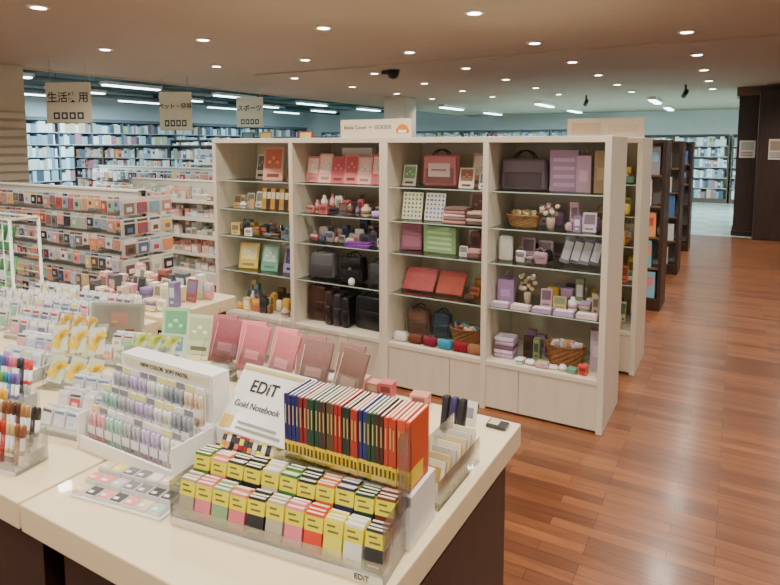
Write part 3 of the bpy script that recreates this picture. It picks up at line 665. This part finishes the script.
# --- right hand card rack, pen cases, small tag
g=group('card_rack',-.6,1.3,T0); b=MB()
b.box(-.64,-.637,1.2,1.46,T0,TH+.12,(255,255,255),'acrylic'); b.box(-.565,-.562,1.2,1.46,T0,TH+.07,(255,255,255),'acrylic'); b.box(-.64,-.562,1.2,1.46,T0,TH+.004,(255,255,255),'acrylic'); b.build('acrylic_box',g)
b=MB()
for i in range(7):
    b.M=TM(-.60,1.22+.032*i,TH+.006,0,-16); b.box(-.033,.033,0,.004,0,.095,[(226,218,198),(214,194,150),(205,200,195)][i%3]); b.box(-.024,.024,-.001,0,.045,.08,[(190,160,90),(150,140,130)][i%2])
b.build('index_cards',g)
b=MB(); b.box(-.72,-.62,1.5,1.57,T0,TH+.02,(235,235,232),'plastic')
for i in range(3): b.M=TM(-.705+.026*i,1.535,TH+.021,0,-14,0); b.rbox(0,0,.05,.022,.025,.10,.006,[(28,26,34),(52,44,84),(30,30,32)][i],'leather')
b.build('pen_case_stand')
b=MB(); b.box(-.62,-.56,1.655,1.695,T0,TH+.012,(60,62,66),'plastic'); b.box(-.615,-.585,1.66,1.69,TH+.012,TH+.013,(200,190,150)); b.build('security_tag_box',bevel=.002)
b=MB(); b.M=TM(-.7,1.64,T0+.001,0,-20); b.box(-.05,.05,0,.003,0,.07,(225,225,220)); b.box(-.04,.04,-.001,0,.02,.05,(140,140,150)); b.build('price_card')
# --- left table goods
def packtray(x,y,rz,w,rows,cols,name='clip_pack_tray',ph=.05,step=.035,pitch=.05):
    g=group(name,x,y,T0); b=MB(); b.M=TM(x,y,T0,rz)
    for k in range(rows): b.box(-w/2,w/2,.06*k-.09,.06*k-.03,0,.012+step*k,(244,244,242),'plastic')
    b.box(-w/2,w/2,.06*rows-.09,.06*rows-.082,0,.03+step*rows,(244,244,242),'plastic'); b.box(-w/2,w/2,-.094,-.09,0,.03,(255,255,255),'acrylic')
    for s in(-w/2-.004,w/2): b.box(s,s+.004,-.094,.06*rows-.082,0,.045,(255,255,255),'acrylic')
    b.build('tray',g,bevel=.001); b=MB(); n=int(w/pitch)
    for k in range(rows):
        for i in range(n):
            c=random.choice(cols)
            for q in (1,0):
                b.M=TM(x,y,T0,rz)@TM(-w/2+w*(i+.5)/n,.06*k-.068+.016*q,.014+step*k,U(-5,5),-14)
                b.box(-pitch*.42,pitch*.42,0,.008,0,ph*(1+.1*q),(228,230,230),'plastic'); b.box(-pitch*.38,pitch*.38,-.001,0,.004,ph*.66,c); b.box(-pitch*.2,pitch*.2,-.0018,-.001,ph*.2,ph*.42,random.choice(cols)); b.box(-pitch*.36,pitch*.36,-.0015,0,ph*.76,ph*.9,random.choice([(190,70,70),(90,90,90),(225,218,100),(240,240,240),(240,240,240),(110,140,170)]))
    b.build('packs',g)
def pentray(x,y,rz,w,rows,cols,name='marker_pen_stand'):
    g=group(name,x,y,T0); b=MB(); b.M=TM(x,y,T0,rz)
    for k in range(rows):
        b.box(-w/2,w/2,.045*k-.06,.045*k-.015,0,.01+.03*k,(242,242,240),'plastic'); b.box(-w/2,w/2,.045*k-.061,.045*k-.0602,.01+.03*k,.05+.03*k,(255,255,255),'acrylic')
    for s in(-w/2-.003,w/2): b.box(s,s+.003,-.062,.045*rows-.055,0,.09,(255,255,255),'acrylic')
    b.build('acrylic_tiers',g); b=MB(); n=int(w/.0165)
    for k in range(rows):
        for i in range(n):
            c=cols[(i//2+k*3)%len(cols)]; b.M=TM(x,y,T0,rz)@TM(-w/2+w*(i+.5)/n,.045*k-.038,.012+.03*k,0,-8,U(-2,2))
            b.lathe(0,0,0,[(.0045,0),(.0062,.004),(.0062,.075)],(238,238,234) if i%3 else c,'plastic',8); b.lathe(0,0,.0755,[(.0066,0),(.0066,.028),(.004,.032)],c,'plastic',8); b.lathe(0,0,.03,[(.0064,0),(.0064,.012)],c,'paper',8)
    b.build('marker_pens',g)
BRN=[(140,88,60),(90,60,48),(196,150,100),(60,52,50),(176,70,56),(226,200,150)]
COLP=[(225,90,90),(240,190,60),(120,180,110),(80,150,190),(130,110,180),(236,140,170),(70,70,76)]
pentray(-1.70,.83,10,.24,2,BRN)
packtray(-1.70,1.06,10,.2,3,[(236,236,234),(240,225,222),(215,225,232),(200,205,210),(205,100,98)],step=.028)
pentray(-2.02,.93,10,.3,3,COLP)
packtray(-2.25,1.18,8,.2,3,[(226,170,176),(190,206,226),(170,150,195),(240,240,236)])
def leafpanel(x,y,rz,c,z=T0,h=.2,w=.1):
    g=group('bookmark_stand',x,y,z); b=MB(); b.M=TM(x,y,z,rz); b.box(-w,w,-.03,.05,0,.004,(255,255,255),'acrylic'); b.M=TM(x,y,z+.005,rz,-20); b.box(-w,w,0,.003,0,h,(255,255,255),'acrylic'); b.build('acrylic_easel',g); b=MB()
    for i in range(3):
        for r in range(2):
            O=TM(x,y,z+.005,rz,-20)@TM((i-1)*w*.62,-.004,.012+r*h*.48,0,0,U(-12,12)); b.M=O; b.box(-w*.26,w*.26,-.001,0,0,h*.42,(214,220,200) if r else (200,212,190))
            for j in range(5): b.M=O@TM(0,-.002,.015+.009*j,0,0,-64+32*j); b.box(-.007,.007,-.001,0,0,.04,c)
    b.build('leaf_bookmarks',g)
leafpanel(-1.98,1.2,18,(226,190,30),h=.22,w=.12); leafpanel(-1.72,1.27,22,(150,160,150),h=.16); leafpanel(-2.25,1.36,12,(210,165,55),h=.18)
leafpanel(-1.80,1.38,20,(190,204,90),h=.16,w=.09)
packtray(-2.06,1.49,14,.16,2,[(240,218,192),(150,195,145),(230,170,145),(140,172,198)],'memo_pad_tray')
g=group('acrylic_photo_stand',-2.3,1.62,T0); b=MB(); b.M=TM(-2.28,1.58,T0+.006,24,-8); b.box(-.11,.13,0,.006,0,.17,(214,208,196)); b.box(-.095,.115,-.001,0,.012,.158,(196,188,176))
for (px,pz,w_,c) in [(.02,.10,.08,(220,170,160)),(-.05,.06,.05,(236,230,215)),(.07,.045,.04,(160,84,74)),(.0,.09,.03,(236,222,150))]: b.rbox(px,-.002,pz,w_,.004,w_*.7,.002,c,'paper')
b.box(-.12,.14,-.006,-.003,-.002,.18,(255,255,255),'acrylic'); b.build('picture',g)
b=MB(); b.M=TM(-2.28,1.58,T0,24); b.box(-.12,.14,-.03,.05,0,.003,(255,255,255),'acrylic'); b.build('foot',g)
for (x,y,c,c2,h,rz) in [(-2.0,1.66,(176,216,178),(120,178,140),.17,22),(-1.86,1.66,(216,228,196),(190,206,170),.16,16),(-1.91,1.565,(208,220,226),(120,155,180),.10,18)]: cardstand(x,y,T0-E,.12,h,c,c2,rz,name='greeting_card')
smalls('boxed_stationery',-1.43,-.8,1.70,TH,SOFT+PAST,.07,1,.7,'bs')
# table rear-left
for i in range(3): leafpanel(-2.6-.27*i,1.14,15,[(210,180,120),(190,130,120),(130,160,176)][i])
packtray(-2.62,1.5,8,.34,3,[(226,150,160),(170,190,222),(120,120,150),(195,175,210)],'blister_pack_tray',.07,.03); packtray(-3.05,1.5,8,.3,3,[(230,220,200),(150,186,160),(190,90,88)],'blister_pack_tray',.07,.03)
packtray(-2.6,1.75,8,.34,2,[(166,142,190),(140,160,200),(230,230,240),(225,165,186)],'sticker_rack',.09,.03,.045); packtray(-3.0,1.75,8,.3,2,[(236,210,140),(150,195,170),(240,240,245)],'sticker_rack',.09,.03,.045)
smalls('boxed_stationery',-3.15,-2.46,2.02,TH,SOFT+[(150,90,84),(90,90,98),(130,120,160)],.15,4,1,'bcbhs')
# ================================================================= WORLD / CAMERA
w=bpy.data.worlds.new('w'); bpy.context.scene.world=w; w.use_nodes=True
w.node_tree.nodes['Background'].inputs[0].default_value=(1,.92,.82,1); w.node_tree.nodes['Background'].inputs[1].default_value=.75
cam=bpy.data.cameras.new('camera'); co=bpy.data.objects.new('camera',cam); bpy.context.collection.objects.link(co)
co.location=(0,0,1.6); co.rotation_euler=(math.radians(90-5.6),0,math.radians(30)); cam.sensor_width=36; cam.lens=27.7; cam.shift_y=-.1135; cam.clip_start=.05
bpy.context.scene.camera=co
